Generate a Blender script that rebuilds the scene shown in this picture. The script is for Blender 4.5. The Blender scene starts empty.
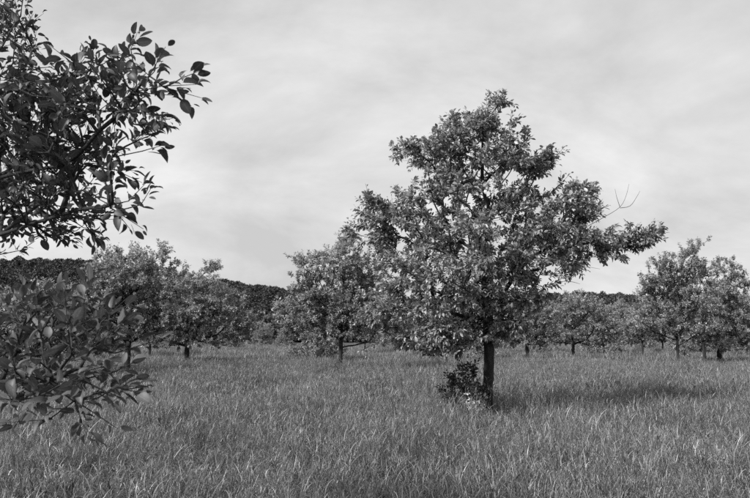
import bpy, math, random
import numpy as np
from mathutils import Vector, Matrix

# ------------------------------------------------------------------ camera, sky, sun, exposure
SC = bpy.context.scene
COL = SC.collection
R = math.radians
rng = np.random.default_rng(7)
F_PX, PITCH, CAM_H = 720.0, R(7.05), 1.65            # focal length in photo pixels (750 wide), tilt up, eye height

cam_d = bpy.data.cameras.new('camera')
cam = bpy.data.objects.new('camera', cam_d)
COL.objects.link(cam)
cam.location = (0, 0, CAM_H)
cam.rotation_euler = (R(90) + PITCH, 0, 0)
cam_d.sensor_width = 23.6
cam_d.lens = F_PX / 750 * 23.6
cam_d.clip_end = 6000
cam_d.dof.use_dof = True
cam_d.dof.focus_distance = 14
cam_d.dof.aperture_fstop = 6.3
SC.camera = cam

SUN_EL, SUN_STR, SUN_ANG = R(40), 4.3, R(5)
SHADOW = Vector((0.78, 0.62, 0)).normalized()         # the way shadows fall on the ground
sd = -SHADOW                                          # horizontal direction towards the sun
to_sun = Vector((sd.x * math.cos(SUN_EL), sd.y * math.cos(SUN_EL), math.sin(SUN_EL)))

world = bpy.data.worlds.new('World')
SC.world = world
world.use_nodes = True
wn, wl = world.node_tree.nodes, world.node_tree.links
wn.clear()
def N(nodes, t, **k):
    n = nodes.new(t)
    for a, b in k.items():
        setattr(n, a, b)
    return n
out = N(wn, 'ShaderNodeOutputWorld')
bg = N(wn, 'ShaderNodeBackground')
bg.inputs['Strength'].default_value = 0.1
sky = N(wn, 'ShaderNodeTexSky', sky_type='NISHITA', sun_disc=False)
sky.sun_elevation = SUN_EL
sky.sun_rotation = math.atan2(to_sun.x, to_sun.y)
sky.dust_density = 3.0
bw = N(wn, 'ShaderNodeRGBToBW')
wl.new(sky.outputs[0], bw.inputs[0])
# a sheet of high cloud: the view direction carried up to a flat layer
geo = N(wn, 'ShaderNodeNewGeometry')
tc = N(wn, 'ShaderNodeTexCoord')
sep = N(wn, 'ShaderNodeSeparateXYZ')
wl.new(tc.outputs['Generated'], sep.inputs[0])
zp = N(wn, 'ShaderNodeMath', operation='MAXIMUM'); zp.inputs[1].default_value = 0.0
wl.new(sep.outputs[2], zp.inputs[0])
zq = N(wn, 'ShaderNodeMath', operation='ADD'); zq.inputs[1].default_value = 0.4
wl.new(zp.outputs[0], zq.inputs[0])
cx = N(wn, 'ShaderNodeMath', operation='DIVIDE'); wl.new(sep.outputs[0], cx.inputs[0]); wl.new(zq.outputs[0], cx.inputs[1])
cy = N(wn, 'ShaderNodeMath', operation='DIVIDE'); wl.new(sep.outputs[1], cy.inputs[0]); wl.new(zq.outputs[0], cy.inputs[1])
cmb = N(wn, 'ShaderNodeCombineXYZ'); wl.new(cx.outputs[0], cmb.inputs[0]); wl.new(cy.outputs[0], cmb.inputs[1])
mp = N(wn, 'ShaderNodeMapping')
mp.inputs['Rotation'].default_value = (0, 0, R(-22))
mp.inputs['Scale'].default_value = (0.95, 1.3, 1)
mp.inputs['Location'].default_value = (3.3, 1.2, 0)
wl.new(cmb.outputs[0], mp.inputs[0])
n1 = N(wn, 'ShaderNodeTexNoise'); n1.inputs['Scale'].default_value = 1.6; n1.inputs['Detail'].default_value = 10
n1.inputs['Roughness'].default_value = 0.6; n1.inputs['Distortion'].default_value = 0.35
wl.new(mp.outputs[0], n1.inputs['Vector'])
cr = N(wn, 'ShaderNodeMapRange')
cr.inputs['From Min'].default_value = 0.36; cr.inputs['From Max'].default_value = 0.66
cr.inputs['To Min'].default_value = 3.75; cr.inputs["To Max"].default_value = 5.6
wl.new(n1.outputs['Fac'], cr.inputs['Value'])
mix = N(wn, 'ShaderNodeMix', data_type='FLOAT')
mix.inputs['Factor'].default_value = 0.86
wl.new(bw.outputs[0], mix.inputs[2]); wl.new(cr.outputs[0], mix.inputs[3])
wl.new(mix.outputs[0], bg.inputs['Color'])
wl.new(bg.outputs[0], out.inputs[0])

sun_d = bpy.data.lights.new('sun', 'SUN')
sun_d.energy, sun_d.angle, sun_d.color = SUN_STR, SUN_ANG, (1, 1, 1)
sun = bpy.data.objects.new('sun', sun_d)
COL.objects.link(sun)
sun.rotation_euler = to_sun.to_track_quat('Z', 'Y').to_euler()
sun.location = (-20, -15, 30)

vs = SC.view_settings
vs.view_transform = 'Standard'; vs.look = 'None'; vs.exposure = 0.75; vs.gamma = 1.0; vs.use_curve_mapping = False
SC.cycles.use_denoising = False
SC.cycles.max_bounces = 8
SC.cycles.transmission_bounces = 4
SC.cycles.sample_clamp_indirect = 6

# ------------------------------------------------------------------ helpers
def at(px, py, Y):
    """the point at distance Y (metres along the ground) on the line of sight through photo pixel px, py"""
    u, v = (px - 375) / F_PX, (249 - py) / F_PX
    fy = math.cos(PITCH) - v * math.sin(PITCH)
    fz = math.sin(PITCH) + v * math.cos(PITCH)
    return np.array([u / fy * Y, Y, CAM_H + fz / fy * Y])

def ground_z(x, y):
    x, y = np.asarray(x, float), np.asarray(y, float)
    return 0.05 * np.sin(x * 0.31 + 1.0) * np.cos(y * 0.23) + 0.035 * np.sin(x * 0.9 + y * 0.7)

def tag(o, label=None, cat=None, group=None, kind=None):
    for k, v in (('label', label), ('category', cat), ('group', group), ('kind', kind)):
        if v:
            o[k] = v
    return o

def mesh_from(name, verts, faces, mat=None, tint=None, smooth=True, extra=None):
    """verts (n,3); faces = list of (m,k) index arrays"""
    me = bpy.data.meshes.new(name)
    verts = np.ascontiguousarray(verts, dtype=np.float32)
    me.vertices.add(len(verts))
    me.vertices.foreach_set('co', verts.ravel())
    loops, starts, tot, s = [], [], [], 0
    for f in faces:
        f = np.asarray(f, dtype=np.int32)
        if not len(f):
            continue
        k = f.shape[1]
        loops.append(f.ravel())
        starts.append(s + np.arange(len(f), dtype=np.int32) * k)
        tot.append(np.full(len(f), k, dtype=np.int32))
        s += f.size
    loops = np.concatenate(loops); starts = np.concatenate(starts); tot = np.concatenate(tot)
    me.loops.add(len(loops))
    me.loops.foreach_set('vertex_index', loops)
    me.polygons.add(len(starts))
    me.polygons.foreach_set('loop_start', starts)
    me.polygons.foreach_set('loop_total', tot)
    me.polygons.foreach_set('use_smooth', np.full(len(starts), smooth, dtype=bool))
    me.update(calc_edges=True)
    for nm, arr in (('tint', tint),) + tuple((extra or {}).items()):
        if arr is not None:
            a = me.attributes.new(nm, 'FLOAT', 'POINT')
            a.data.foreach_set('value', np.ascontiguousarray(arr, dtype=np.float32))
    if mat:
        me.materials.append(mat)
    return me

def link(name, me, parent=None, loc=None):
    o = bpy.data.objects.new(name, me)
    COL.objects.link(o)
    if parent is not None:
        o.parent = parent
    if loc is not None:
        o.location = loc
    return o

def norm(a):
    return a / np.maximum(np.linalg.norm(a, axis=-1, keepdims=True), 1e-9)

# ------------------------------------------------------------------ materials
def new_mat(name):
    m = bpy.data.materials.new(name)
    m.use_nodes = True
    m.node_tree.nodes.clear()
    return m, m.node_tree.nodes, m.node_tree.links

def leaf_material(name, lo, hi, under, rough, trans, spec=0.5, mottle=0.0):
    """grey leaf: darkest to palest upper side by the leaf's own tint, paler felted underside, some light through it"""
    m, nd, ln = new_mat(name)
    o = N(nd, 'ShaderNodeOutputMaterial')
    a = N(nd, 'ShaderNodeAttribute', attribute_name='tint')
    mr = N(nd, 'ShaderNodeMapRange')
    mr.inputs['To Min'].default_value = lo; mr.inputs['To Max'].default_value = hi
    ln.new(a.outputs['Fac'], mr.inputs['Value'])
    val = mr.outputs[0]
    if mottle:
        tcx = N(nd, 'ShaderNodeTexCoord')
        nz = N(nd, 'ShaderNodeTexNoise'); nz.inputs['Scale'].default_value = mottle; nz.inputs['Detail'].default_value = 3
        ln.new(tcx.outputs['Object'], nz.inputs['Vector'])
        r2 = N(nd, 'ShaderNodeMapRange'); r2.inputs['To Min'].default_value = 0.7; r2.inputs['To Max'].default_value = 1.3
        r2.inputs['From Min'].default_value = 0.3; r2.inputs['From Max'].default_value = 0.7
        ln.new(nz.outputs['Fac'], r2.inputs['Value'])
        mu = N(nd, 'ShaderNodeMath', operation='MULTIPLY'); ln.new(val, mu.inputs[0]); ln.new(r2.outputs[0], mu.inputs[1])
        # paler midrib
        rb = N(nd, 'ShaderNodeAttribute', attribute_name='rib')
        mm = N(nd, 'ShaderNodeMath', operation='POWER'); ln.new(rb.outputs['Fac'], mm.inputs[0]); mm.inputs[1].default_value = 14
        ad = N(nd, 'ShaderNodeMath', operation='MULTIPLY_ADD'); ln.new(mm.outputs[0], ad.inputs[0]); ad.inputs[1].default_value = 0.05
        ln.new(mu.outputs[0], ad.inputs[2])
        val = ad.outputs[0]
    g = N(nd, 'ShaderNodeNewGeometry')
    un = N(nd, 'ShaderNodeMath', operation='MULTIPLY'); un.inputs[1].default_value = under
    ln.new(val, un.inputs[0])
    mx = N(nd, 'ShaderNodeMix', data_type='FLOAT')
    ln.new(g.outputs['Backfacing'], mx.inputs[0]); ln.new(val, mx.inputs[2]); ln.new(un.outputs[0], mx.inputs[3])
    b = N(nd, 'ShaderNodeBsdfPrincipled')
    ln.new(mx.outputs[0], b.inputs['Base Color'])
    b.inputs['Roughness'].default_value = rough
    b.inputs['Specular IOR Level'].default_value = spec
    t = N(nd, 'ShaderNodeBsdfTranslucent')
    t2 = N(nd, 'ShaderNodeMath', operation='MULTIPLY'); t2.inputs[1].default_value = 1.3
    ln.new(val, t2.inputs[0]); ln.new(t2.outputs[0], t.inputs['Color'])
    ms = N(nd, 'ShaderNodeMixShader'); ms.inputs[0].default_value = trans
    ln.new(b.outputs[0], ms.inputs[1]); ln.new(t.outputs[0], ms.inputs[2])
    ln.new(ms.outputs[0], o.inputs[0])
    return m

def bark_material(name, base, scale):
    m, nd, ln = new_mat(name)
    o = N(nd, 'ShaderNodeOutputMaterial')
    b = N(nd, 'ShaderNodeBsdfPrincipled'); b.inputs['Roughness'].default_value = 0.9
    tcx = N(nd, 'ShaderNodeTexCoord')
    mpn = N(nd, 'ShaderNodeMapping'); mpn.inputs['Scale'].default_value = (1, 1, 0.35)
    ln.new(tcx.outputs['Object'], mpn.inputs[0])
    nz = N(nd, 'ShaderNodeTexNoise'); nz.inputs['Scale'].default_value = scale; nz.inputs['Detail'].default_value = 6
    nz.inputs['Roughness'].default_value = 0.65
    ln.new(mpn.outputs[0], nz.inputs['Vector'])
    r = N(nd, 'ShaderNodeMapRange'); r.inputs['From Min'].default_value = 0.35; r.inputs['From Max'].default_value = 0.7
    r.inputs['To Min'].default_value = base * 0.5; r.inputs['To Max'].default_value = base * 1.7
    ln.new(nz.outputs['Fac'], r.inputs['Value']); ln.new(r.outputs[0], b.inputs['Base Color'])
    bp = N(nd, 'ShaderNodeBump'); bp.inputs['Strength'].default_value = 0.9; bp.inputs['Distance'].default_value = 0.02
    ln.new(nz.outputs['Fac'], bp.inputs['Height']); ln.new(bp.outputs[0], b.inputs['Normal'])
    ln.new(b.outputs[0], o.inputs[0])
    return m

M_LEAF = leaf_material('fruit_tree_leaf', 0.06, 0.34, 1.5, 0.38, 0.28)
M_LEAF_NEAR = leaf_material('fruit_tree_leaf_close', 0.028, 0.085, 1.3, 0.55, 0.2, spec=0.35, mottle=30)
M_LEAF_FAR = leaf_material('orchard_leaf', 0.11, 0.38, 1.4, 0.45, 0.32)
M_SHRUB = leaf_material('shrub_leaf', 0.025, 0.06, 1.3, 0.5, 0.15)
M_PALE = leaf_material('pale_leaf', 0.5, 0.75, 1.0, 0.6, 0.2)
M_WOOD = leaf_material('wood_leaf', 0.02, 0.055, 1.2, 0.7, 0.1)
M_GRASS = leaf_material('grass_blade', 0.022, 0.40, 1.1, 0.42, 0.24)
M_BARK = bark_material('bark', 0.015, 30)
M_BARK_NEAR = bark_material('bark_close', 0.025, 60)
M_DEAD = bark_material('dead_twig', 0.07, 60)

def ground_material():
    m, nd, ln = new_mat('meadow_ground')
    o = N(nd, 'ShaderNodeOutputMaterial')
    b = N(nd, 'ShaderNodeBsdfPrincipled'); b.inputs['Roughness'].default_value = 1.0
    b.inputs['Specular IOR Level'].default_value = 0.1
    tcx = N(nd, 'ShaderNodeTexCoord')
    nz = N(nd, 'ShaderNodeTexNoise'); nz.inputs['Scale'].default_value = 0.5; nz.inputs['Detail'].default_value = 10
    nz.inputs['Roughness'].default_value = 0.7
    ln.new(tcx.outputs['Object'], nz.inputs['Vector'])
    r = N(nd, 'ShaderNodeMapRange'); r.inputs['From Min'].default_value = 0.3; r.inputs['From Max'].default_value = 0.7
    r.inputs['To Min'].default_value = 0.035; r.inputs['To Max'].default_value = 0.075
    ln.new(nz.outputs['Fac'], r.inputs['Value']); ln.new(r.outputs[0], b.inputs['Base Color'])
    bp = N(nd, 'ShaderNodeBump'); bp.inputs['Strength'].default_value = 0.6; bp.inputs['Distance'].default_value = 0.1
    ln.new(nz.outputs['Fac'], bp.inputs['Height']); ln.new(bp.outputs[0], b.inputs['Normal'])
    ln.new(b.outputs[0], o.inputs[0])
    return m
M_GROUND = ground_material()

# ------------------------------------------------------------------ ground and hill
def grid_mesh(name, xs, ys, zf, mat):
    X, Y = np.meshgrid(xs, ys)
    v = np.stack([X, Y, zf(X, Y)], -1).reshape(-1, 3)
    nx, ny = len(xs), len(ys)
    i = (np.arange(ny - 1)[:, None] * nx + np.arange(nx - 1)[None]).ravel()
    f = np.stack([i, i + 1, i + nx + 1, i + nx], -1)
    return mesh_from(name, v, [f], mat)

def sym(near, far, n, k):
    t = np.linspace(-1, 1, n)
    return np.sign(t) * (near * np.abs(t) + (far - near) * np.abs(t) ** k)
gx = sym(60, 3000, 161, 6)
gy = sym(60, 3000, 161, 6) + 30
tag(link('ground', grid_mesh('ground', gx, gy, lambda x, y: ground_z(x, y) * np.clip((140 - np.hypot(x, y - 30)) / 60, 0, 1), M_GROUND)), kind='structure',
    label='meadow floor under the orchard grass', cat='ground')

HX = [-900, -420, -300, -205, -150, -95, -45, 0, 60, 110, 155, 205, 300, 420, 900]
# crest of the far hill read from the photograph, for the hill's distance of about 400 m
HILL_D = 400.0
crest_px = [(-300, 236), (-150, 246), (0, 257), (100, 264), (200, 276), (240, 281), (290, 291), (350, 298), (450, 299), (570, 294), (650, 295), (750, 300), (900, 304), (1100, 306)]
cxs = np.array([at(a, b, HILL_D)[0] for a, b in crest_px]); czs = np.array([at(a, b, HILL_D)[2] for a, b in crest_px]) - 7.5
def hill_z(x, y):
    c = np.interp(x, cxs, czs)
    foot = 255 + 20 * np.sin(x * 0.011)
    t = np.clip((y - foot) / (HILL_D - foot), 0, 1)
    s = t * t * (3 - 2 * t)
    back = np.clip((y - HILL_D) / 400, 0, 1)
    lump = 1.2 * np.sin(x * 0.05) * np.sin(y * 0.043) * s
    return -0.6 + c * s * (1 - 0.35 * back) + lump
tag(link('hill', grid_mesh('hill', np.linspace(-900, 900, 121), np.linspace(240, 900, 70), hill_z, M_GROUND)), kind='structure',
    label='long low hill beyond the orchard, covered in dark woods', cat='hill')

# ------------------------------------------------------------------ leaves
def leaf_template(kind):
    """points (side, along, up) of one leaf of unit length, its faces and how near the midrib each point is"""
    if kind == 'kite':
        v = [(0, 0, 0), (-.27, .42, .06), (0, .5, -.03), (.27, .42, .06), (0, 1, -.12)]
        f = [(0, 2, 1), (0, 3, 2), (1, 2, 4), (2, 3, 4)]
        return np.array(v, float), [np.array(f)], np.array([1, 0, 1, 0, 1.])
    if kind == 'mid':
        rows = [(0.0, 0.0, 0.0), (.22, .20, .03), (.5, .26, .02), (.78, .17, -.05), (1.0, 0.0, -.16)]
    else:
        rows = [(0.0, 0.0, 0.0), (.10, .014, .005), (.2, .15, .03), (.36, .235, .045), (.52, .25, .03), (.68, .225, -.01), (.84, .155, -.06), (.94, .075, -.11), (1.0, 0.0, -.16)]
    v, f4, f3, rib, prev = [], [], [], [], None
    for (a, w, z) in rows:
        if w == 0:
            cur = [len(v)]; v.append((0, a, z)); rib.append(1)
        else:
            cur = [len(v), len(v) + 1, len(v) + 2]
            v += [(-w, a, z + w * .22), (0, a, z - w * .12), (w, a, z + w * .22)]; rib += [0, 1, 0]
        if prev is not None:
            if len(prev) == 1:
                f3 += [(prev[0], cur[1], cur[0]), (prev[0], cur[2], cur[1])]
            elif len(cur) == 1:
                f3 += [(prev[0], prev[1], cur[0]), (prev[1], prev[2], cur[0])]
            else:
                f4 += [(prev[0], prev[1], cur[1], cur[0]), (prev[1], prev[2], cur[2], cur[1])]
        prev = cur
    return np.array(v, float), [np.array(f3), np.array(f4)] if f4 else [np.array(f3)], np.array(rib, float)
TPL = {k: leaf_template(k) for k in ('kite', 'mid', 'near')}

def leaf_frames(d, upbias, g):
    """leaf length directions d -> (side, along, normal) frames, the upper side mostly to the sky"""
    up = norm(g.normal(0, 0.45, d.shape) + np.array([0, 0, upbias]))
    side = norm(np.cross(d, up))
    n = np.cross(side, d)
    return side, d, n

def bake_leaves(name, kind, pos, d, size, tint, mat, g, upbias=1.0, width=1.0):
    V, F, rib = TPL[kind]
    side, al, n = leaf_frames(d, upbias, g)
    k = len(V); m = len(pos)
    wv = width * g.uniform(0.8, 1.2, m)
    curl = g.uniform(0.3, 2.2, m)
    v = pos[:, None] + size[:, None, None] * (V[None, :, 0, None] * (side * wv[:, None])[:, None] + V[None, :, 1, None] * al[:, None] + V[None, :, 2, None] * (n * curl[:, None])[:, None])
    faces = [(np.arange(m)[:, None, None] * k + f[None]).reshape(-1, f.shape[1]) for f in F]
    return mesh_from(name, v.reshape(-1, 3), faces, mat, np.repeat(tint, k), True, {'rib': np.tile(rib, m)})

# ------------------------------------------------------------------ tree skeletons
class Tree: pass

def skeleton(g, trunk, tips, alpha=0.45, step=0.3, first=1, sag=0.0, wob=0.05, guides=()):
    """join every tip to the tree by the cheapest way; trunk = polyline of points, branches leave it from index first on"""
    pts = [np.array(p, float) for p in trunk]
    par = [-1] + list(range(len(trunk) - 1))
    path = [0.0]
    for i in range(1, len(pts)):
        path.append(path[-1] + np.linalg.norm(pts[i] - pts[i - 1]))
    for start, line in guides:            # main limbs laid out by hand
        prev = start
        for q in line:
            a = pts[prev]; k = max(1, int(round(np.linalg.norm(q - a) / step)))
            for t in range(1, k + 1):
                pts.append(a + (q - a) * t / k + (g.normal(0, .012, 3) if t < k else 0)); par.append(prev)
                path.append(path[start] + 0.35 * (path[prev] - path[start]) + np.linalg.norm(pts[-1] - pts[prev]) * .35); prev = len(pts) - 1
    T = np.array(tips); n = len(T)
    best = np.full(n, 1e9); who = np.zeros(n, int)
    def offer(j, extra=0.0):
        dd = T - pts[j]
        c = np.linalg.norm(dd, axis=1) * (1 + 0.35 * np.clip(-dd[:, 2] / (np.linalg.norm(dd, axis=1) + 1e-6), 0, 1)) + alpha * path[j] + extra
        m = c < best
        best[m] = c[m]; who[m] = j
    for j in range(first, len(pts)):
        offer(j)
    left = np.ones(n, bool)
    tipnode = np.zeros(n, int)
    for _ in range(n):
        i = int(np.argmin(np.where(left, best, 1e12)))
        left[i] = False
        j = who[i]
        a, b = pts[j], T[i]
        L = np.linalg.norm(b - a)
        k = max(1, int(round(L / step)))
        bend = g.normal(0, wob, 3) * L
        bend[2] += -sag * L
        prev = j
        for q in range(1, k + 1):
            t = q / k
            p = a + (b - a) * t + bend * (4 * t * (1 - t)) * (0.6 if k > 1 else 0)
            if q < k:
                p = p + g.normal(0, 0.03 * min(step, .4), 3)
            pts.append(p); par.append(prev)
            path.append(path[prev] + np.linalg.norm(p - pts[prev]))
            prev = len(pts) - 1
            offer(prev)
        tipnode[i] = prev
    s = Tree()
    s.p = np.array(pts); s.par = np.array(par); s.tips = tipnode; s.path = np.array(path)
    m = len(pts)
    cnt = np.zeros(m); cnt[tipnode] += 1
    for i in range(m - 1, 0, -1):
        if cnt[i] == 0: cnt[i] = 1
        cnt[s.par[i]] += cnt[i]
    s.cnt = cnt
    s.ntrunk = len(trunk)
    return s

def set_radii(s, r_base, r_tip):
    e = math.log(r_base / r_tip) / math.log(max(s.cnt.max(), 2))
    s.r = r_tip * s.cnt ** e

def chains(s):
    """split the skeleton into runs, the thickest child going on"""
    kids = [[] for _ in s.p]
    for i in range(1, len(s.p)):
        kids[s.par[i]].append(i)
    out, stack = [], [(None, 0)]
    while stack:
        start, i = stack.pop()
        ch = [] if start is None else [start]
        while True:
            ch.append(i)
            if not kids[i]: break
            ks = sorted(kids[i], key=lambda q: -s.cnt[q])
            if i < s.ntrunk - 1 and (i + 1) in ks:
                ks.remove(i + 1); ks.insert(0, i + 1)
            for q in ks[1:]: stack.append((i, q))
            i = ks[0]
        out.append(ch)
    return out

def tube(P, rad, sides, V, F, flare=None, rough=0.0, g=None):
    """add a tapered tube along P to the lists"""
    P = np.array(P); n = len(P)
    t = np.zeros_like(P); t[1:-1] = P[2:] - P[:-2]; t[0] = P[1] - P[0]; t[-1] = P[-1] - P[-2]
    t = norm(t)
    ref = np.array([0.31, 0.95, 0.05]) if abs(t[0][2]) > 0.8 else np.array([0, 0, 1.])
    u = norm(np.cross(t, ref)); w = np.cross(t, u)
    a = np.arange(sides) / sides * 2 * math.pi
    rr = np.array(rad)[:, None] * np.ones((1, sides))
    if rough and g is not None:
        rr = rr * (1 + g.normal(0, rough, rr.shape))
    ring = P[:, None] + rr[..., None] * (np.cos(a)[None, :, None] * u[:, None] + np.sin(a)[None, :, None] * w[:, None])
    off = sum(len(x) for x in V)
    V.append(ring.reshape(-1, 3))
    i = np.arange(n - 1)[:, None] * sides; j = np.arange(sides)[None]; k = (j + 1) % sides
    F.append((off + np.stack([i + j, i + k, i + sides + k, i + sides + j], -1)).reshape(-1, 4))

def refine(P, rad, g, sub=3, jit=0.01):
    P = np.array(P); rad = np.array(rad)
    if len(P) < 3: return P, rad
    t = np.arange(len(P)); q = np.linspace(0, len(P) - 1, (len(P) - 1) * sub + 1)
    i = np.clip(np.floor(q).astype(int), 0, len(P) - 2); f = (q - i)[:, None]
    p0 = P[np.clip(i - 1, 0, None)]; p1 = P[i]; p2 = P[i + 1]; p3 = P[np.clip(i + 2, None, len(P) - 1)]
    o = 0.5 * ((2 * p1) + (-p0 + p2) * f + (2 * p0 - 5 * p1 + 4 * p2 - p3) * f ** 2 + (-p0 + 3 * p1 - 3 * p2 + p3) * f ** 3)
    o[1:-1] += g.normal(0, jit, o[1:-1].shape) * np.interp(q, t, rad)[1:-1, None] * 6
    return o, np.interp(q, t, rad)

def layered(g, blobs, n, k, spread):
    """tips gathered in flattish leaf masses, k of them, with gaps between"""
    c = sample_blobs(g, blobs, k, mind=spread * .9)
    i = np.concatenate([np.arange(len(c)), g.integers(0, len(c), max(0, n - len(c)))])
    B = np.array(blobs)
    own = np.argmin((((c[:, None] - B[None, :, :3]) / B[None, :, 3:6]) ** 2).sum(-1), 1)
    sz = (g.uniform(.6, 1.35, len(c)) * np.minimum(spread, .75 * np.minimum(B[own, 3], B[own, 5])))[i]
    return c[i] + g.normal(0, 1, (len(i), 3)) * np.array([1, 1, .55]) * sz[:, None]

def sample_blobs(g, blobs, n, power=1.0, mind=0.0):
    """blobs: centre xyz, radii xyz; more points in the bigger ones, kept apart by mind"""
    B = np.array(blobs)
    w = B[:, 3] * B[:, 5] * B[:, 4] ** 0.5; w /= w.sum()
    keep = []
    tries = 0
    n = max(n, len(B) * 5)
    K = np.zeros((n, 3))
    seedlist = [i for i in range(len(B)) for _ in range(5)] if power == 1.0 else []
    while len(keep) < n and tries < n * 40:
        tries += 1
        b = B[seedlist[tries - 1]] if tries <= len(seedlist) else B[g.choice(len(B), p=w)]
        d = g.normal(0, 1, 3); d /= np.linalg.norm(d)
        rr = g.uniform(0, 1) ** (1 / 2.4)
        p = b[:3] + d * rr * b[3:6]
        if mind and keep:
            if np.min(np.sum((K[:len(keep)] - p) ** 2, 1)) < mind * mind: continue
        K[len(keep)] = p
        keep.append(p)
    return np.array(keep)

def px_blobs(lst, d, axis_px, depth=0.85, full=None, shift=0.0):
    """photo-pixel lobes (x, y, rx, ry[, distance]) -> solid lobes about distance d; inner lobes are deep, outer ones shallow"""
    B = []
    xs = [b[0] for b in lst]
    half = full or max(abs(min(xs) - axis_px), abs(max(xs) - axis_px)) * 0.75
    for b in lst:
        dd = b[4] if len(b) > 4 else d + shift
        c = at(b[0], b[1], dd)
        rx, rz = b[2] / F_PX * dd, b[3] / F_PX * dd
        if len(b) > 4:
            ry = (rx + rz) * 0.5
        else:
            u = min(1, abs(b[0] - axis_px) / half)
            ry = max((rx + rz) * 0.5, depth * half / F_PX * d * math.sqrt(max(0, 1 - u * u)) * min(1.0, (b[2] + 6) / (half * 0.35)))
        B.append((c[0], c[1], c[2], rx, ry, rz))
    return B

def shoot_leaves(g, s, per_tip, shoot, leaf, inner=0.0, up=0.25, spread=0.9, dens_r=None, droop=-.22, a0=1.25, a1=.5):
    """leaves round the last stretch of each branch: a leafy shoot at each tip, spurs further in"""
    P, D, S = [], [], []
    s.shoots = []
    tips = s.tips
    tdir = norm(s.p[tips] - s.p[s.par[tips]])
    for i, (tp, td) in enumerate(zip(s.p[tips], tdir)):
        ax = norm(td + np.array([0, 0, up]) + g.normal(0, 0.25, 3))
        L = shoot * g.uniform(0.55, 1.35)
        k = max(4, int(per_tip * g.uniform(0.6, 1.4)))
        nsh = 1 + (k > 12) + (k > 22)
        for sh in range(nsh):
            a2 = norm(ax + (g.normal(0, 0.55, 3) if sh else 0))
            o = tp - a2 * L * 0.35 * g.uniform(0.3, 1)
            kk = k // nsh
            s.shoots.append((tp, o + a2 * L * .5 if sh else (tp + o + a2 * L * .9) / 2, o + a2 * L))
            t = np.sort(g.uniform(0, 1, kk)); t[-1] = 1.0
            ph = np.arange(kk) * 2.4 + g.uniform(0, 6)
            ref = norm(np.cross(a2, np.array([0.3, 0.2, 1.0]))); re2 = np.cross(a2, ref)
            rad = np.cos(ph)[:, None] * ref + np.sin(ph)[:, None] * re2
            ang = np.interp(t, [0, 1], [a0, a1])[:, None] * g.uniform(0.7, 1.25, (kk, 1))
            d = norm(np.cos(ang) * a2 + np.sin(ang) * rad * spread + np.array([0, 0, droop]) + g.normal(0, 0.18, (kk, 3)))
            P.append(o + a2 * (t * L)[:, None] + rad * 0.012); D.append(d)
            S.append(leaf * g.uniform(0.5, 1.3, kk) * np.interp(t, [0, .8, 1], [1, 1, .75]))
    if inner > 0:
        thin = np.where((s.cnt <= (dens_r or 6)) & (np.arange(len(s.p)) >= s.ntrunk))[0]
        m = int(inner * len(thin))
        idx = g.choice(thin, m)
        f = g.uniform(0, 1, (m, 1))
        base = s.p[idx] * f + s.p[s.par[idx]] * (1 - f)
        q = 5
        base = np.repeat(base, q, 0)
        d = norm(g.normal(0, 1, base.shape) + np.array([0, 0, 0.25]))
        P.append(base + d * 0.02); D.append(d); S.append(leaf * g.uniform(0.5, 1.1, len(base)))
    return np.concatenate(P), np.concatenate(D), np.concatenate(S)

def clump_tint(g, pos, amp=0.25):
    f = rngv = g.uniform(0, 6.28, (4, 3))
    t = np.zeros(len(pos))
    for i in range(4):
        k = g.normal(0, 1, 3) * (1.2 + i)
        t += np.sin(pos @ k + f[i, 0])
    return np.clip(0.45 + amp * 0.35 * t + g.normal(0, 0.25, len(pos)), 0, 1)

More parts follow.
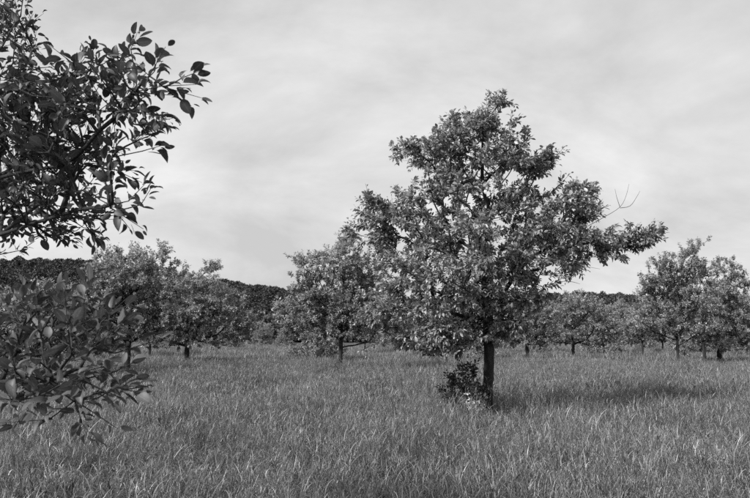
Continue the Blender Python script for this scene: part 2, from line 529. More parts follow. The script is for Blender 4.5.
def build_tree(name, label, base, trunk, blobs, seed, ntips, per_tip, leaf, r_base, kind='kite', mat=None, bark=None, group=None,
               shoot=0.32, inner=1.0, limbs=0, up=0.25, mind=0.0, first=2, sides=6, r_tip=0.004, alpha=0.45, extra_tips=None, wob=0.05, width=1.0, step=0.3, split_leaves=0, dens_r=6, upbias=1.0, droop=-.22, a0=1.25, a1=.5, limb_max=1.0, guides=(), masses=0, mass_r=.17):
    g = np.random.default_rng(seed)
    base = np.array(base, float)
    root = bpy.data.objects.new(name, None)
    COL.objects.link(root)
    root.empty_display_size = 0.3
    root.location = base
    tag(root, label, 'tree', group)
    tips = layered(g, blobs, ntips, masses, mass_r) if masses else sample_blobs(g, blobs, ntips, mind=mind)
    if extra_tips is not None:
        tips = np.vstack([tips, np.array(extra_tips)])
    s = skeleton(g, trunk, tips, alpha=alpha, first=first, wob=wob, step=step, guides=guides)
    set_radii(s, r_base, r_tip)
    ch = chains(s)
    ch_tr = ch[0]
    # trunk with a flared foot
    V, F = [], []
    P, rad = refine(s.p[ch_tr] - base, s.r[ch_tr], g)
    hgt = P[:, 2] - P[0, 2]
    rad = np.minimum(rad, r_base) * (1 + 0.6 * np.exp(-hgt / 0.2))
    tube(P, rad, max(8, sides + 4), V, F, rough=0.05, g=g)
    t_o = link('trunk', mesh_from('trunk', np.concatenate(V), F, bark or M_BARK), root)
    rest = sorted(ch[1:], key=lambda c: -s.r[c[1]])
    for c in rest[:limbs]:
        V, F = [], []
        P, rad = refine(s.p[c] - base, np.minimum(np.minimum(s.r[c], s.r[c[1]] * 1.15), limb_max), g)
        tube(P, rad, sides, V, F, rough=0.05, g=g)
        link('limb', mesh_from('limb', np.concatenate(V), F, bark or M_BARK), root)
    pos, d, size = shoot_leaves(g, s, per_tip, shoot, leaf, inner, up, dens_r=dens_r, droop=droop, a0=a0, a1=a1)
    V, F = [], []
    if kind != 'kite':
        for a_, b_, c_ in s.shoots:
            tube(np.array([a_, b_, c_]) - base, [r_tip, r_tip * .8, r_tip * .45], 4, V, F)
    for c in rest[limbs:]:
        P, rad = s.p[c] - base, np.minimum(s.r[c], s.r[c[1]] * 1.2)
        if kind != 'kite': P, rad = refine(P, rad, g, 2)
        tube(P, rad, 4 if kind == 'kite' else 5, V, F)
    if V:
        tag(link('branches', mesh_from('branches', np.concatenate(V), F, bark or M_BARK), root), kind='stuff')
    pos = pos - base
    tint = clump_tint(g, pos)
    mat = mat or M_LEAF_FAR
    sel = np.zeros(len(pos), bool)
    if split_leaves:
        # the leaves that show largest in the photograph become parts of their own
        w = pos + base
        c = np.array([0, 0, CAM_H]); f = np.array([0, math.cos(PITCH), math.sin(PITCH)]); u = np.array([0, -math.sin(PITCH), math.cos(PITCH)])
        rel = w + d * size[:, None] * .5 - c
        z = rel @ f; X = 375 + F_PX * rel[:, 0] / z; Y = 249 - F_PX * (rel @ u) / z
        vis = (z > 0.5) & (X > 0) & (X < 750) & (Y > 0) & (Y < 498)
        # hidden behind many others? coarse occupancy count of nearer leaves in the same cell
        order = np.argsort(z); occ = {}
        score = np.zeros(len(pos))
        for i in order:
            if not vis[i]: continue
            key = (int(X[i] // 9), int(Y[i] // 9)); k = occ.get(key, 0); occ[key] = k + 1
            score[i] = (size[i] / z[i]) * (1.0 if k == 0 else 0.35 if k == 1 else 0.1)
        sel[np.argsort(-score)[:split_leaves]] = True
    crown = link('crown', bake_leaves('crown', kind, pos[~sel], d[~sel], size[~sel], tint[~sel], mat, g, upbias=upbias, width=width), root)
    tag(crown, kind='stuff')
    if split_leaves:
        lv = []
        V0, F0, rib = TPL['near']
        for q in range(14):
            v = V0.copy(); v[:, 0] *= g.uniform(0.85, 1.25); v[:, 2] *= g.uniform(0.3, 2.4)
            v[:, 0] += v[:, 1] ** 2 * g.normal(0, 0.09)
            v[:, 2] += g.normal(0, 0.12) * v[:, 0] * v[:, 1]
            lv.append(mesh_from('leaf', v, F0, mat, np.full(len(v), (q + .5) / 14), True, {'rib': rib}))
        sd_, al, n = leaf_frames(d[sel], upbias, g)
        ps, ss, tt = pos[sel], size[sel], tint[sel]
        for i in range(len(ps)):
            o = link('leaf', lv[min(13, max(0, int(tt[i] * 14)))], crown)
            M = np.eye(4); M[:3, 0] = sd_[i] * ss[i]; M[:3, 1] = al[i] * ss[i]; M[:3, 2] = n[i] * ss[i]; M[:3, 3] = ps[i]
            o.matrix_local = Matrix(M.tolist())
    root['leaves'] = len(pos)
    return root, s

def foot(px, d):
    x = at(px, 338, d)[0]
    return np.array([x, d, float(ground_z(x, d)) - 0.03])

def trunk_line(b, h, lean=(0, 0), n=None, g=rng, top=None):
    n = n or max(4, int(h / 0.3))
    pts = []
    for i in range(n + 1):
        t = i / n
        pts.append(b + np.array([lean[0] * t + 0.03 * math.sin(3.1 * t + b[0]) * (1 if 0 < i else 0), lean[1] * t + 0.02 * math.sin(4 * t + b[1]) * (1 if i else 0), h * t]))
    return pts

# ------------------------------------------------------------------ the big tree
D0 = 13.6
mb = foot(488, D0)
main_px = [(487, 116, 11, 10), (636, 241, 12, 5), (480, 127, 15, 12), (455, 140, 12, 10), (460, 134, 20, 16), (503, 136, 14, 18), (412, 150, 9, 7), (428, 155, 17, 11), (450, 147, 15, 15), (530, 166, 16, 7), (546, 164, 9, 5), (505, 160, 18, 14), (470, 170, 40, 22),
           (436, 187, 24, 13), (380, 208, 18, 11), (405, 205, 30, 20), (455, 205, 45, 25), (505, 208, 32, 17), (580, 192, 18, 12), (590, 208, 14, 16), (562, 215, 26, 14), (400, 235, 36, 22), (384, 230, 16, 14),
           (450, 240, 50, 25), (510, 245, 45, 20), (570, 240, 28, 12), (622, 241, 24, 8), (648, 242, 16, 6), (525, 192, 18, 12), (538, 234, 24, 13), (605, 254, 22, 7), (555, 258, 28, 12), (600, 244, 22, 9), (418, 268, 32, 20), (460, 280, 45, 25), (520, 272, 40, 14), (572, 264, 22, 8),
           (400, 302, 34, 20), (440, 315, 40, 22), (490, 300, 32, 16), (528, 298, 22, 9), (425, 338, 26, 12), (382, 318, 24, 16), (455, 335, 22, 13), (512, 322, 16, 10), (440, 344, 24, 8), (405, 335, 20, 10), (475, 330, 14, 9), (366, 214, 8, 6)]
mblobs = px_blobs(main_px, D0, 485, depth=0.8, full=125)
mt = [mb]
for py, pxx in ((395, 488), (370, 488.5), (350, 489), (332, 488), (318, 488), (300, 486), (280, 484), (258, 484), (235, 487), (210, 487), (185, 483), (160, 482), (135, 483)):
    mt.append(at(pxx, py, D0 + 0.05 * math.sin(py)))
big, bs = build_tree('fruit_tree', 'large spreading fruit tree with dark trunk standing alone in the near meadow', mb, mt, mblobs, 13, 1350, 38, 0.088, 0.095,
                     kind='mid', mat=M_LEAF, shoot=0.27, inner=0.8, limbs=12, first=5, mind=0.09, limb_max=0.042, masses=470, mass_r=.13, sides=8, r_tip=0.004, up=0.15, wob=0.07, width=1.0)
# bare dead twigs at the end of the long right limb and below it
dg = np.random.default_rng(5)
def dead_twig(lines, parent, base, r0=0.0065):
    V, F = [], []
    for ln_ in lines:
        P = [at(a, b, D0 + c) - base for a, b, c in ln_]
        k = len(P)
        P, rad = refine(P, np.linspace(r0, 0.0022, k), dg, 3, 0.02)
        tube(P, rad, 5, V, F)
    tag(link('dead_twig', mesh_from('dead_twig', np.concatenate(V), F, M_DEAD), parent), label='bare leafless twig sticking up at the limb end')
for lines in ([[(588, 226, -.2), (606, 216, -.2), (620, 207, -.2), (626, 196, -.2), (629, 184, -.25)]], [[(620, 207, -.2), (617, 198, -.2), (615, 189, -.18)]], [[(620, 208, -.2), (630, 206, -.22), (636, 198, -.25), (640, 191, -.25)]],
              [[(560, 266, -.3), (574, 270, -.4), (586, 267, -.42), (600, 269, -.45)]], [[(545, 285, -.3), (565, 281, -.4), (585, 270, -.5)], [(565, 281, -.4), (573, 282, -.45), (580, 284, -.45)]]):
    dead_twig(lines, big, mb)

# ------------------------------------------------------------------ the tree at the left edge, close to the camera
DF = 3.8
fb = foot(-190, DF)
fore_px = [(150, 84, 32, 20, 3.3), (182, 78, 12, 6, 3.2), (126, 52, 13, 10, 3.4), (95, 68, 30, 14, 3.5), (60, 76, 26, 14, 3.6), (60, 105, 60, 40, 3.6), (115, 105, 40, 30, 3.4), (145, 118, 22, 20, 3.3), (30, 120, 50, 50, 3.9),
           (20, 70, 22, 18, 4.0), (70, 160, 50, 28, 3.7), (120, 150, 28, 14, 3.4), (50, 195, 55, 24, 3.8), (110, 195, 25, 26, 3.5), (138, 206, 14, 7, 3.4), (20, 180, 40, 40, 4.2), (40, 225, 55, 14, 4.6), (95, 225, 20, 14, 3.9),
           (15, 30, 20, 26, 6.4), (5, 10, 16, 10, 6.3), (30, 50, 10, 8, 6.4),
           (40, 330, 50, 32, 3.1), (105, 375, 16, 18, 2.85), (60, 402, 44, 16, 2.9), (108, 392, 20, 16, 2.85), (75, 418, 30, 8, 2.9), (70, 315, 40, 18, 3.1), (88, 330, 26, 18, 3.0), (50, 395, 34, 8, 2.9), (75, 345, 36, 30, 2.95), (100, 358, 22, 24, 2.9), (45, 372, 50, 24, 2.95), (82, 382, 28, 16, 2.85), (15, 385, 30, 18, 3.1), (45, 315, 40, 16, 3.3), (15, 365, 30, 40, 3.4), (112, 335, 10, 14, 2.9)]
fblobs = px_blobs(fore_px, DF, -190)
fc = fb + np.array([0, 0, 2.6]); fout = []
for (ox, oy, oz, r) in ((0, 0, 1.2, 1.0), (-.9, -.3, .3, 1.0), (-.3, -1.2, .2, .9), (.2, 1.2, .4, .95), (-.7, .9, .0, .9), (-.4, -.8, -.6, .8), (-1.0, .2, -.4, .8), (.0, -.9, .9, .7), (.3, .4, .6, .7), (-.2, -1.9, -.2, .7), (-.1, -.7, 1.9, .7), (-.2, .4, 2.0, .7)):
    fout.append((fc[0] + ox, fc[1] + oy, fc[2] + oz, r, r, r * .8))
ft = trunk_line(fb, 3.6, (0.35, -0.15), 12)
fguides = [(6, [at(-70, 200, 4.0), at(0, 178, 3.9), at(62, 165, 3.75), at(98, 132, 3.5), at(135, 92, 3.3)]), (7, [at(-60, 90, 4.0), at(20, 85, 3.8), at(90, 70, 3.5)]),
           (5, [at(-80, 330, 3.5), at(0, 318, 3.3), at(45, 332, 3.05), at(80, 352, 2.9)]), (5, [at(-60, 260, 4.2), at(0, 235, 4.0), at(60, 215, 3.8), at(110, 205, 3.5)]), (4, [at(-60, 390, 3.3), at(0, 382, 3.1), at(50, 380, 2.95)])]
near, ns = build_tree('fruit_tree', 'leafy branches of a near tree reaching in from the left edge', fb, ft, fblobs, 23, 360, 11, 0.067, 0.10,
                      kind='near', mat=M_LEAF_NEAR, bark=M_BARK_NEAR, shoot=0.18, inner=0.3, limbs=10, first=4, mind=0.085, sides=8, r_tip=0.0026, up=0.3, split_leaves=300, extra_tips=sample_blobs(np.random.default_rng(24), fout, 300, mind=.2), width=0.82, step=0.22, dens_r=4, upbias=0.8, guides=fguides, limb_max=0.010, droop=-.06, a0=1.1, a1=.35)

# ------------------------------------------------------------------ orchard trees that show their own outline
G = 'orchard trees across the meadow'
def orchard(px, d, lobes, seed, label, ntips=260, per=17, leaf=0.12, r=0.11, h=None, **k):
    b = foot(px, d)
    B = px_blobs(lobes, d, px, depth=0.85)
    top = max(x[2] + x[5] for x in B) - b[2]
    tr = trunk_line(b, (h or 0.72) * top, (0.05, 0.0))
    fi = max(2, int(1.35 / 0.3))
    return build_tree('fruit_tree', label, b, tr, B, seed, int(ntips * 2.5), int(per * 2.5), leaf, r, group=G, shoot=0.3, inner=0.8, first=fi, masses=int(ntips * 1.25), mass_r=.17, r_tip=0.006, **k)

orchard(341, 30, [(343, 243, 9, 11), (345, 262, 22, 18), (320, 262, 14, 14), (302, 262, 9, 7), (305, 280, 18, 14), (335, 285, 35, 20), (365, 275, 22, 20), (310, 305, 32, 16), (287, 316, 14, 13), (345, 310, 45, 22),
                  (380, 305, 25, 25), (300, 328, 16, 8), (330, 328, 32, 9), (368, 326, 28, 12), (392, 318, 18, 13)], 31, 'pointed bushy tree with slim trunk just left of the large tree', 420, 17, r=0.085)
orchard(187, 39, [(185, 278, 28, 8), (205, 288, 26, 10), (165, 293, 28, 16), (222, 303, 22, 17), (195, 313, 45, 24), (238, 322, 16, 18), (244, 338, 11, 9), (150, 322, 25, 22), (168, 338, 30, 9), (214, 342, 25, 8), (207, 269, 5, 4), (216, 266, 4, 3)], 32,
        'round low-branched tree in front of the wooded hill, at left', 420, 17, r=0.13)
orchard(128, 30, [(118, 262, 7, 12), (135, 257, 5, 10), (150, 265, 9, 12), (163, 257, 5, 12), (175, 268, 7, 8), (104, 264, 7, 16), (93, 275, 9, 12), (130, 280, 30, 16), (160, 290, 25, 18), (110, 300, 30, 22), (140, 318, 30, 22), (90, 310, 25, 26), (165, 318, 16, 13)], 33,
        'tree with upright shoots along its top, partly behind the near branches', 420, 17, r=0.12, up=0.9)
orchard(38, 27, [(50, 296, 22, 10), (30, 308, 30, 14), (65, 313, 25, 14), (12, 300, 12, 10), (40, 330, 42, 18), (75, 335, 20, 14), (5, 325, 25, 18), (-20, 315, 25, 20)], 34,
        'low pale-leaved tree at far left, seen through the near branches', 330, 17, r=0.11)
orchard(677, 37, [(691, 247, 4, 9), (688, 262, 10, 13), (664, 267, 12, 10), (653, 284, 13, 10), (680, 283, 24, 16), (701, 275, 14, 12), (643, 291, 7, 5), (672, 303, 30, 18), (700, 303, 20, 18), (660, 323, 25, 13), (690, 328, 25, 12), (641, 322, 13, 12)], 35,
        'spiky-topped tree with thin straight trunk, standing foremost at right', 330, 16, r=0.07, up=1.0)
orchard(718, 43, [(715, 268, 5, 8), (729, 267, 9, 9), (739, 280, 9, 9), (725, 290, 22, 14), (712, 300, 16, 16), (735, 310, 18, 18), (720, 328, 28, 16), (703, 333, 14, 10), (748, 328, 10, 18)], 36,
        'dense tree behind the spiky-topped tree, nearly at the right edge', 330, 16, r=0.14)
orchard(572, 48, [(582, 301, 22, 9), (565, 313, 26, 14), (592, 318, 24, 16), (555, 333, 20, 11), (585, 337, 30, 9), (608, 328, 16, 13)], 37, 'small tree with forked slim trunk right of the large tree', 260, 16, r=0.10)
orchard(527, 44, [(520, 300, 25, 11), (537, 313, 28, 14), (510, 323, 25, 13), (546, 332, 20, 9), (520, 337, 25, 7)], 38, 'small tree whose trunk shows just right of the large trunk', 260, 16, r=0.10)

# ------------------------------------------------------------------ the plainer orchard trees: three kinds copied
def local_tree(seed, h, rad, up, label, skirt=0):
    g = np.random.default_rng(seed)
    B = []
    for i in range(9):
        a, q = g.uniform(0, 6.28), rad * g.uniform(.25, .62)
        z = g.uniform(1.0, h - 0.9)
        k = 1 - 0.5 * max(0, (z - h * .45) / (h * .55))
        B.append((math.cos(a) * q * k, 80 + math.sin(a) * q * k, z, rad * .45 * k, rad * .45 * k, 0.55))
    for i in range(skirt):
        a = i * 1.05 + g.uniform(0, .6); B.append((math.cos(a) * rad * .6, 80 + math.sin(a) * rad * .6, .95, rad * .35, rad * .35, .35))
    B.append((0, 80, h * .55, rad * .6, rad * .6, h * .28)); B.append((0, 80, h - .6, .4, .4, .5))
    b = np.array([0, 80, -0.03])
    return build_tree('fruit_tree', label, b, trunk_line(b, h * .7), B, seed, 430, 42, 0.13, 0.085, group=G, shoot=0.3, inner=0.8, first=5, mind=0.18, r_tip=0.006, up=up)[0]

def copy_tree(src, parent=None):
    c = src.copy()
    COL.objects.link(c)
    c.parent = parent
    for k in src.children:
        copy_tree(k, c)
    return c

protos = [local_tree(41, 4.8, 2.4, 0.2, 'x', 6), local_tree(42, 5.2, 2.1, 0.9, 'x'), local_tree(43, 4.4, 2.7, 0.3, 'x', 6), local_tree(44, 5.6, 2.3, 0.7, 'x')]
used = set()
FAR = 'one of the farthest trees, in the back row at the hill foot'
spots = [  # px, distance, kind, turn, scale, label
    (456, 45, 2, .4, 1.0, 'tree half hidden behind the big trunk, on its left'), (317, 45, 0, 1.2, .95, 'tree behind the pointed bushy tree, a dark trunk to its left'),
    (365, 64, 3, 2.2, 1.0, 'distant tree whose thin trunk shows right of the pointed tree'), (703, 42, 1, .7, .93, 'tree between the spiky-topped tree and the dense one'),
    (752, 55, 2, 3.0, 1.05, 'tree cut off by the right edge of the picture'), (603, 60, 0, 4.1, 1.0, 'low tree with drooping crown right of the forked slim tree'),
    (642, 58, 3, 5.0, .95, 'tree in the gap left of the spiky-topped tree'), (150, 52, 3, .3, 1.05, 'tree behind the tree with upright shoots'), (84, 47, 0, 2.0, 1.1, 'tree filling in between the two leftmost trees')]
far_spots = [(425, 72, 1, 'distant tree seen under the low left side of the big crown'), (488, 66, 2, 'distant tree directly behind the big dark trunk'), (540, 66, 0, 'distant tree close behind the small tree right of the big trunk'),
             (622, 70, 1, 'distant tree above the low drooping one, below the right end of the hill'), (588, 82, 2, 'distant tree showing between the forked slim tree and the drooping one'), (662, 74, 3, 'distant tree just left of the thin straight trunk'),
             (690, 66, 0, 'distant tree between the thin straight trunk and its right neighbour'), (735, 70, 3, 'distant tree behind the dense tree near the right edge'), (775, 62, 2, 'distant tree mostly cut off by the right edge'),
             (560, 90, 3, None), (606, 98, 1, None), (644, 92, 0, None), (512, 96, 1, None), (715, 95, 1, None), (395, 96, 2, 'smallest distant tree, in the gap right of the pointed bushy tree'),
             (60, 62, 1, 'distant tree above the low pale one at far left'), (5, 50, 2, 'tree at the left edge behind the near branches'), (262, 112, 2, 'tiny tree at the foot of the dark hill, left of the pointed bushy tree'), (286, 104, 0, 'tiny tree peeping out left of the pointed bushy tree'), (110, 70, 0, 'distant tree hidden behind the upright-shoot tree'), (228, 92, 2, 'small distant tree at the foot of the hill, right of the round tree')]
hr = random.Random(3)
for (px, d, k, a, sc, lab) in spots + [(p, d, k, hr.uniform(0, 6), hr.uniform(.75, 1.15), l) for p, d, k, l in far_spots]:
    o = protos[k] if k not in used else copy_tree(protos[k])
    used.add(k)
    o.location = foot(px, d)
    o.rotation_euler = (0, 0, a)
    o.scale = (sc, sc, sc * hr.uniform(.92, 1.06))
    o['label'] = lab or FAR
    o['group'] = 'distant trees beyond the meadow' if d > 57 else G

# ------------------------------------------------------------------ suckers at the foot of the trunk and the pale weed
def shrub(name, label, base, lobes, seed, n, per, leaf, mat, group=None):
    g = np.random.default_rng(seed)
    root = bpy.data.objects.new(name, None); COL.objects.link(root); root.location = base; root.empty_display_size = .2
    tag(root, label, 'shrub')
    tips = sample_blobs(g, lobes, n)
    s = skeleton(g, [base, base + np.array([0, 0, .06]), base + np.array([0, 0, .14])], tips, alpha=.9, step=.14, first=0, wob=.08)
    set_radii(s, .022, .0035)
    V, F = [], []
    for c in chains(s):
        P, rad = refine(s.p[c] - base, s.r[c], g, 2); tube(P, rad, 5, V, F)
    tag(link('stems', mesh_from('stems', np.concatenate(V), F, M_BARK), root), kind='stuff')
    pos, d, size = shoot_leaves(g, s, per, .2, leaf, 1.2, .5)
    tag(link('foliage', bake_leaves('foliage', 'mid', pos - base, d, size, clump_tint(g, pos), mat, g), root), kind='stuff')
    return root
sh_px = [(463, 372, 5, 6), (453, 381, 6, 6), (468, 386, 11, 9), (458, 394, 16, 9), (478, 399, 9, 8), (474, 370, 4, 5), (443, 392, 7, 6), (485, 392, 6, 6), (466, 400, 20, 6)]
sb = foot(466, D0 - .35)
shrub('shrub', 'small dark leafy shrub at the foot of the large trunk', sb, px_blobs(sh_px, D0 - .35, 466, depth=1.0), 51, 90, 13, 0.075, M_SHRUB)
wb = foot(476, D0 - .85)
shrub('flowering_weed', 'small weed with pale flowers in the grass below the dark shrub', wb, px_blobs([(475, 408, 7, 4), (478, 413, 5, 3), (470, 404, 4, 3)], D0 - .9, 475), 52, 9, 5, 0.05, M_PALE)['category'] = 'weed'

# ------------------------------------------------------------------ the wood on the hill
def hidden_collection(name, meshes):
    c = bpy.data.collections.new(name)          # source shapes for the scatter; never linked to the scene
    for i, me in enumerate(meshes):
        c.objects.link(bpy.data.objects.new('%s_%02d' % (name, i), me))
    return c

def scatter(name, pts, rot, scl, idx, coll, label, cat):
    me = bpy.data.meshes.new(name)
    me.vertices.add(len(pts)); me.vertices.foreach_set('co', np.ascontiguousarray(pts, dtype=np.float32).ravel())
    for nm, typ, arr in (('rot', 'FLOAT_VECTOR', rot), ('scl', 'FLOAT_VECTOR', scl)):
        a = me.attributes.new(nm, typ, 'POINT'); a.data.foreach_set('vector', np.ascontiguousarray(arr, dtype=np.float32).ravel())
    a = me.attributes.new('pick', 'INT', 'POINT'); a.data.foreach_set('value', np.ascontiguousarray(idx, dtype=np.int32))
    o = link(name, me)
    ng = bpy.data.node_groups.new(name, 'GeometryNodeTree')
    ng.interface.new_socket('Geometry', in_out='INPUT', socket_type='NodeSocketGeometry')
    ng.interface.new_socket('Geometry', in_out='OUTPUT', socket_type='NodeSocketGeometry')
    nd, ln = ng.nodes, ng.links
    gi, go = nd.new('NodeGroupInput'), nd.new('NodeGroupOutput')
    ci = N(nd, 'GeometryNodeCollectionInfo'); ci.inputs['Collection'].default_value = coll
    ci.inputs['Separate Children'].default_value = True; ci.inputs['Reset Children'].default_value = True
    ip = N(nd, 'GeometryNodeInstanceOnPoints'); ip.inputs['Pick Instance'].default_value = True
    def attr(nm, t):
        n = N(nd, 'GeometryNodeInputNamedAttribute', data_type=t); n.inputs['Name'].default_value = nm
        return [x for x in n.outputs if x.enabled and x.name == 'Attribute'][0]
    e = nd.new('FunctionNodeEulerToRotation')
    ln.new(attr('rot', 'FLOAT_VECTOR'), e.inputs[0])
    ln.new(e.outputs[0], ip.inputs['Rotation']); ln.new(attr('scl', 'FLOAT_VECTOR'), ip.inputs['Scale']); ln.new(attr('pick', 'INT'), ip.inputs['Instance Index'])
    ln.new(gi.outputs[0], ip.inputs['Points']); ln.new(ci.outputs[0], ip.inputs['Instance'])
    ln.new(ip.outputs[0], go.inputs[0])
    md = o.modifiers.new('scatter', 'NODES'); md.node_group = ng
    return tag(o, label, cat, kind='stuff')

def wood_crown(seed):
    g = np.random.default_rng(seed)
    n = 900
    lob = g.normal(0, 1, (7, 3)); lob = norm(lob); lob[:, 2] = np.abs(lob[:, 2]) * .8
    d = norm(g.normal(0, 1, (n, 3)))
    r = 0.72 + 0.3 * np.max(np.clip(d @ lob.T, 0, 1) ** 5, axis=1) + g.normal(0, .05, n)
    pos = d * r[:, None] * np.array([1, 1, 1.1]) + np.array([0, 0, .55])
    ld = norm(d * .5 + g.normal(0, .6, (n, 3)))
    return bake_leaves('wood_crown', 'kite', pos, ld, g.uniform(.16, .3, n), g.uniform(0, 1, n), M_WOOD, g, .8, 1.3)
wc = hidden_collection('wood_crown', [wood_crown(60 + i) for i in range(5)])
g = np.random.default_rng(70)
xs, ys = [], []
for y in np.arange(262, 450, 4.4):
    for x in np.arange(-400, 400, 4.4):
        xs.append(x + g.uniform(-2, 2)); ys.append(y + g.uniform(-2, 2))
xs, ys = np.array(xs), np.array(ys)
keep = (np.abs(xs / ys) < 0.75)
xs, ys = xs[keep], ys[keep]
zs = hill_z(xs, ys)
n = len(xs)
sc_ = g.uniform(2.4, 3.9, n)
scatter('wood_on_hill', np.stack([xs, ys, zs + 1.8 * g.uniform(.6, 1.3, n) * np.clip((ys - 268) / 25, -.3, 1)], -1), np.stack([g.normal(0, .1, n), g.normal(0, .1, n), g.uniform(0, 6.28, n)], -1),
        np.stack([sc_, sc_, sc_ * g.uniform(.9, 1.25, n)], -1), g.integers(0, 5, n), wc, 'dark unbroken wood covering the far hill', 'wood')

# ------------------------------------------------------------------ meadow grass
def grass_patch(seed, size, n, hmin, hmax, wid, segs, seeds=0, droop=1.0, tuss=45, tsig=.04):
    g = np.random.default_rng(seed)
    nt = max(6, int(size * size * tuss))
    tc_ = g.uniform(-size / 2, size / 2, (nt, 2)); w_ = g.gamma(1.2, 1, nt); w_ /= w_.sum()
    ti = g.choice(nt, n, p=w_); off_ = g.normal(0, tsig, (n, 2))
    loose = g.uniform(0, 1, n) < .35
    xy = np.where(loose[:, None], g.uniform(-size / 2, size / 2, (n, 2)), tc_[ti] + off_)
    h = g.uniform(hmin, hmax, n) * np.where(g.uniform(0, 1, n) < .15, 1.25, 1)
    az = np.where(loose, g.uniform(0, 6.28, n), np.arctan2(off_[:, 1], off_[:, 0]) + g.normal(0, .7, n))
    tb = g.uniform(.7, 1.25, nt); h = h * tb[ti]
    lean = g.uniform(.05, .6, n); curl = droop * np.abs(g.normal(.9, .55, n))
    w = wid * g.uniform(.6, 1.4, n)
    tint = np.clip(g.beta(1.0, 2.6, n) * g.uniform(.6, 1.4, nt)[ti] + (g.uniform(0, 1, n) < .05) * .45, 0, 1)
    t = np.linspace(0, 1, segs + 1)
    ang = lean[:, None] + curl[:, None] * t[None] ** 1.9 * 1.6
    ds = h[:, None] / segs
    rx = np.concatenate([np.zeros((n, 1)), np.cumsum(np.sin(ang[:, :-1]) * ds, 1)], 1)
    rz = np.concatenate([np.zeros((n, 1)), np.cumsum(np.cos(ang[:, :-1]) * ds, 1)], 1)
    cx_, sx_ = np.cos(az)[:, None], np.sin(az)[:, None]
    C = np.stack([xy[:, :1] + rx * cx_, xy[:, 1:] + rx * sx_, rz - .02], -1)
    tw = g.normal(0, .5, n)[:, None] + az[:, None] + math.pi / 2
    W = (w[:, None] * (1 - t[None] ** 2.2) * .5)
    S = np.stack([np.cos(tw) * W, np.sin(tw) * W, 0 * W], -1)
    k = segs
    L, Rr = C[:, :k] - S[:, :k], C[:, :k] + S[:, :k]
    tip = C[:, k:]
    v = np.concatenate([L, Rr, tip], 1)
    per = 2 * k + 1
    f4 = [(i, k + i, k + i + 1, i + 1) for i in range(k - 1)]
    f3 = [(k - 1, 2 * k - 1, 2 * k)]
    o = np.arange(n)[:, None, None] * per
    faces4 = (o + np.array(f4)[None]).reshape(-1, 4); faces3 = (o + np.array(f3)[None]).reshape(-1, 3)
    V = [v.reshape(-1, 3)]; T = [np.repeat(tint, per)]; F4 = [faces4]; F3 = [faces3]
    off = n * per
    for q in range(seeds):       # flowering stalks with a loose head
        p = np.array([*g.uniform(-size / 2, size / 2, 2), 0]); hh = g.uniform(hmax * 1.0, hmax * 1.45)
        a = g.uniform(0, 6.28); b = g.uniform(.05, .35)
        top = p + np.array([math.cos(a) * b * hh, math.sin(a) * b * hh, hh])
        sw = np.array([.0011, .0006, 0]) * (wid / .006)
        tt = g.uniform(.25, .6)
        V.append(np.array([p - sw, p + sw, top + sw * .5, top - sw * .5])); F4.append(off + np.array([[0, 1, 2, 3]])); T.append(np.full(4, tt * .7)); off += 4
        for j in range(9):
            c = top - (top - p) * .2 * j / 9 + g.normal(0, .008, 3); dd = norm((top - p) * .5 + g.normal(0, .3, 3)) * g.uniform(.012, .03)
            s2 = norm(np.cross(dd, g.normal(0, 1, 3))) * .0035 * (wid / .006)
            V.append(np.array([c, c + dd * .5 - s2, c + dd, c + dd * .5 + s2])); F4.append(off + np.array([[0, 1, 2, 3]])); T.append(np.full(4, tt)); off += 4
    return mesh_from('grass_patch', np.concatenate(V), [np.concatenate(F4), np.concatenate(F3)], M_GRASS, np.concatenate(T))

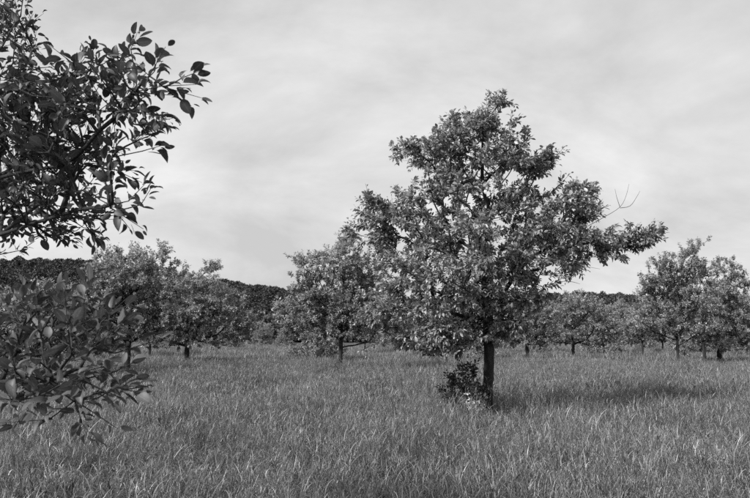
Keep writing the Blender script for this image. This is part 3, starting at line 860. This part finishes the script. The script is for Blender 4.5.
def sward_patch(seed, size, culms, leaves, hmin, hmax, wid, segs, heads=0, weeds=0, lmul=1.0):
    """grass stalks with leaf blades that leave them at all heights and arch over"""
    g = np.random.default_rng(seed)
    def strips(root, h, az, lean, curl, w, tint, k, off, pw):
        n = len(h); t = np.linspace(0, 1, k + 1)
        ang = lean[:, None] + curl[:, None] * t[None] ** pw
        ds = h[:, None] / k
        rx = np.concatenate([np.zeros((n, 1)), np.cumsum(np.sin(ang[:, :-1]) * ds, 1)], 1)
        rz = np.concatenate([np.zeros((n, 1)), np.cumsum(np.cos(ang[:, :-1]) * ds, 1)], 1)
        C = np.stack([root[:, :1] + rx * np.cos(az)[:, None], root[:, 1:2] + rx * np.sin(az)[:, None], root[:, 2:] + rz], -1)
        tw = g.normal(0, .35, n)[:, None] + g.normal(0, .5, n)[:, None] * t[None] + az[:, None] + math.pi / 2
        W = w[:, None] * (1 - t[None] ** 2.4) * .5 * np.minimum(1, .55 + 2 * t[None])
        S = np.stack([np.cos(tw) * W, np.sin(tw) * W, 0 * W], -1)
        v = np.concatenate([C[:, :k] - S[:, :k], C[:, :k] + S[:, :k], C[:, k:]], 1)
        per = 2 * k + 1; o = off + np.arange(n)[:, None, None] * per
        f4 = (o + np.array([(i, k + i, k + i + 1, i + 1) for i in range(k - 1)])[None]).reshape(-1, 4)
        f3 = (o + np.array([(k - 1, 2 * k - 1, 2 * k)])[None]).reshape(-1, 3)
        return v.reshape(-1, 3), f4, f3, np.repeat(tint, per), C
    nt = max(5, int(size * size * 40))
    tc_ = g.uniform(-size / 2, size / 2, (nt, 2)); ti = g.integers(0, nt, culms)
    xy = np.where(g.uniform(0, 1, (culms, 1)) < .3, g.uniform(-size / 2, size / 2, (culms, 2)), tc_[ti] + g.normal(0, .045, (culms, 2)))
    hb = g.uniform(.7, 1.2, nt)[ti]; tb = g.uniform(.3, 1.6, nt)[ti]
    hc = g.uniform(hmin, hmax, culms) * hb
    az = g.uniform(0, 6.28, culms)
    v1, a4, a3, t1, C = strips(np.column_stack([xy, np.full(culms, -.02)]), hc, az, g.uniform(0, .18, culms), np.abs(g.normal(0, .4, culms)), wid * .45 * np.ones(culms), np.clip(g.uniform(.05, .45, culms) * tb, 0, 1), 4, 0, 2.0)
    ci = g.integers(0, culms, leaves); f = g.uniform(0.0, .95, leaves) ** .8 * 4
    i0 = np.minimum(f.astype(int), 3); fr = (f - i0)[:, None]
    root = C[ci, i0] * (1 - fr) + C[ci, i0 + 1] * fr
    hl = lmul * g.uniform(.1, .3, leaves) * np.interp(f, [0, 4], [1.15, .75])
    tint = np.clip(g.beta(.8, 2.2, leaves) * tb[ci] + (g.uniform(0, 1, leaves) < .04) * .4, 0, 1)
    v2, b4, b3, t2, _ = strips(root, hl, g.uniform(0, 6.28, leaves), g.uniform(.1, .8, leaves), np.abs(g.normal(1.5, .8, leaves)), wid * g.uniform(.6, 1.35, leaves), tint, segs, len(v1), 1.3)
    V = [v1, v2]; F4 = [a4, b4]; F3 = [a3, b3]; T = [t1, t2]; off = len(v1) + len(v2)
    if heads:                     # loose seed heads on some of the stalks
        hi = g.choice(culms, heads, replace=False); m = 8
        tp, dn = C[hi, 4], norm(C[hi, 3] - C[hi, 4])
        c = np.repeat(tp, m, 0) + np.repeat(dn, m, 0) * np.tile(np.linspace(0, .09, m), heads)[:, None] + g.normal(0, .006, (heads * m, 3))
        dd = norm(np.repeat(-dn, m, 0) + g.normal(0, .45, c.shape)) * g.uniform(.012, .026, (heads * m, 1))
        sd2 = norm(np.cross(dd, g.normal(0, 1, c.shape))) * wid * .32
        V.append(np.stack([c, c + dd * .5 - sd2, c + dd, c + dd * .5 + sd2], 1).reshape(-1, 3))
        F4.append(off + np.arange(heads * m * 4).reshape(-1, 4)); T.append(np.repeat(g.uniform(.4, .95, heads), m * 4)); off += heads * m * 4
    if weeds:                     # broad-leaved weeds between the grass
        wv, wf, _ = TPL['kite']; q = 12; n_ = weeds * q
        stem = np.repeat(g.uniform(-size / 2, size / 2, (weeds, 2)), q, 0)
        zz = np.tile(np.linspace(.1, 1, q), weeds) * np.repeat(g.uniform(.2, .5, weeds), q)
        az_ = np.arange(n_) * 2.4
        d_ = norm(np.stack([np.cos(az_), np.sin(az_), g.uniform(-.2, .6, n_)], -1))
        sd_, al_, nn_ = leaf_frames(d_, 1.2, g)
        sz = g.uniform(.04, .085, n_)[:, None, None]
        pos = np.column_stack([stem, zz])[:, None]
        V.append((pos + sz * (wv[None, :, 0, None] * sd_[:, None] * 1.3 + wv[None, :, 1, None] * al_[:, None] + wv[None, :, 2, None] * nn_[:, None])).reshape(-1, 3))
        F3.append((off + np.arange(n_)[:, None, None] * 5 + wf[0][None]).reshape(-1, 3)); T.append(np.repeat(g.uniform(.05, .4, n_), 5)); off += n_ * 5
    return mesh_from('grass_patch', np.concatenate(V), [np.concatenate(F4), np.concatenate(F3)], M_GRASS, np.concatenate(T))

near_c = hidden_collection('grass_near', [sward_patch(80 + i, .6, 120, 560, .22, .52, .007, 5, 8) for i in range(4)] +
                           [sward_patch(84 + i, .6, 210, 480, .3, .7, .0048, 5, 60, 0, .9) for i in range(3)] + [sward_patch(87 + i, .6, 110, 620, .15, .4, .009, 5, 4, 2) for i in range(3)])
mid_c = hidden_collection('grass_mid', [sward_patch(90 + i, 1.0, 260, 1150, .25, .52, .0095, 4, 20) for i in range(4)] +
                          [sward_patch(94 + i, 1.0, 460, 1000, .3, .68, .007, 4, 150, 0, .9) for i in range(3)] + [sward_patch(97 + i, 1.0, 200, 1000, .15, .42, .012, 4, 10, 5) for i in range(3)])
far_c = hidden_collection('grass_far', [grass_patch(100 + i, 2.0, 1000, .3, .58, .02, 2, 0, 1.0, 8, .12) for i in range(5)])
g = np.random.default_rng(110)
def field(y0, y1, cell, half0):
    P = []
    y = y0
    while y < y1:
        hw = y * 0.60 + half0
        for x in np.arange(-hw, hw, cell):
            P.append((x + g.uniform(-.4, .4) * cell, y + g.uniform(-.4, .4) * cell))
        y += cell
    return np.array(P)
def low_noise(x, y):
    return (np.sin(x * .9 + 1.3 * np.sin(y * .5)) + np.sin(y * 1.1 + 1.7 * np.sin(x * .43 + 2)) + np.sin(x * .31 - y * .37 + 1)) / 3
def lay(name, P, coll, k, label):
    z = ground_z(P[:, 0], P[:, 1])
    n = len(P)
    hz = 0.92 + .22 * low_noise(P[:, 0], P[:, 1]) + .2 * low_noise(P[:, 0] * 2.6 + 3, P[:, 1] * 2.3) + g.normal(0, .12, n)
    s = g.uniform(.9, 1.1, n)
    q = low_noise(P[:, 0] * 1.7 + 5, P[:, 1] * 1.3 + 2) + g.normal(0, .28, n)
    pick = g.integers(0, k, n) if k == 5 else np.where(q < -.2, g.integers(0, 4, n), np.where(q < .4, g.integers(4, 7, n), g.integers(7, 10, n)))
    scatter(name, np.stack([P[:, 0], P[:, 1], z], -1), np.stack([g.normal(0, .1, n), g.normal(0, .1, n), g.uniform(0, 6.28, n)], -1), np.stack([s, s, s * hz], -1), pick, coll, label, 'grass')
lay('grass', field(2.6, 14.5, .36, 1.5), near_c, 10, 'long curling meadow grass in the foreground')
lay('grass', field(14.5, 38, .72, 1.5), mid_c, 10, 'long meadow grass around and behind the large tree')
lay('grass', field(38, 125, 1.7, 2), far_c, 5, 'far meadow grass under the distant trees')
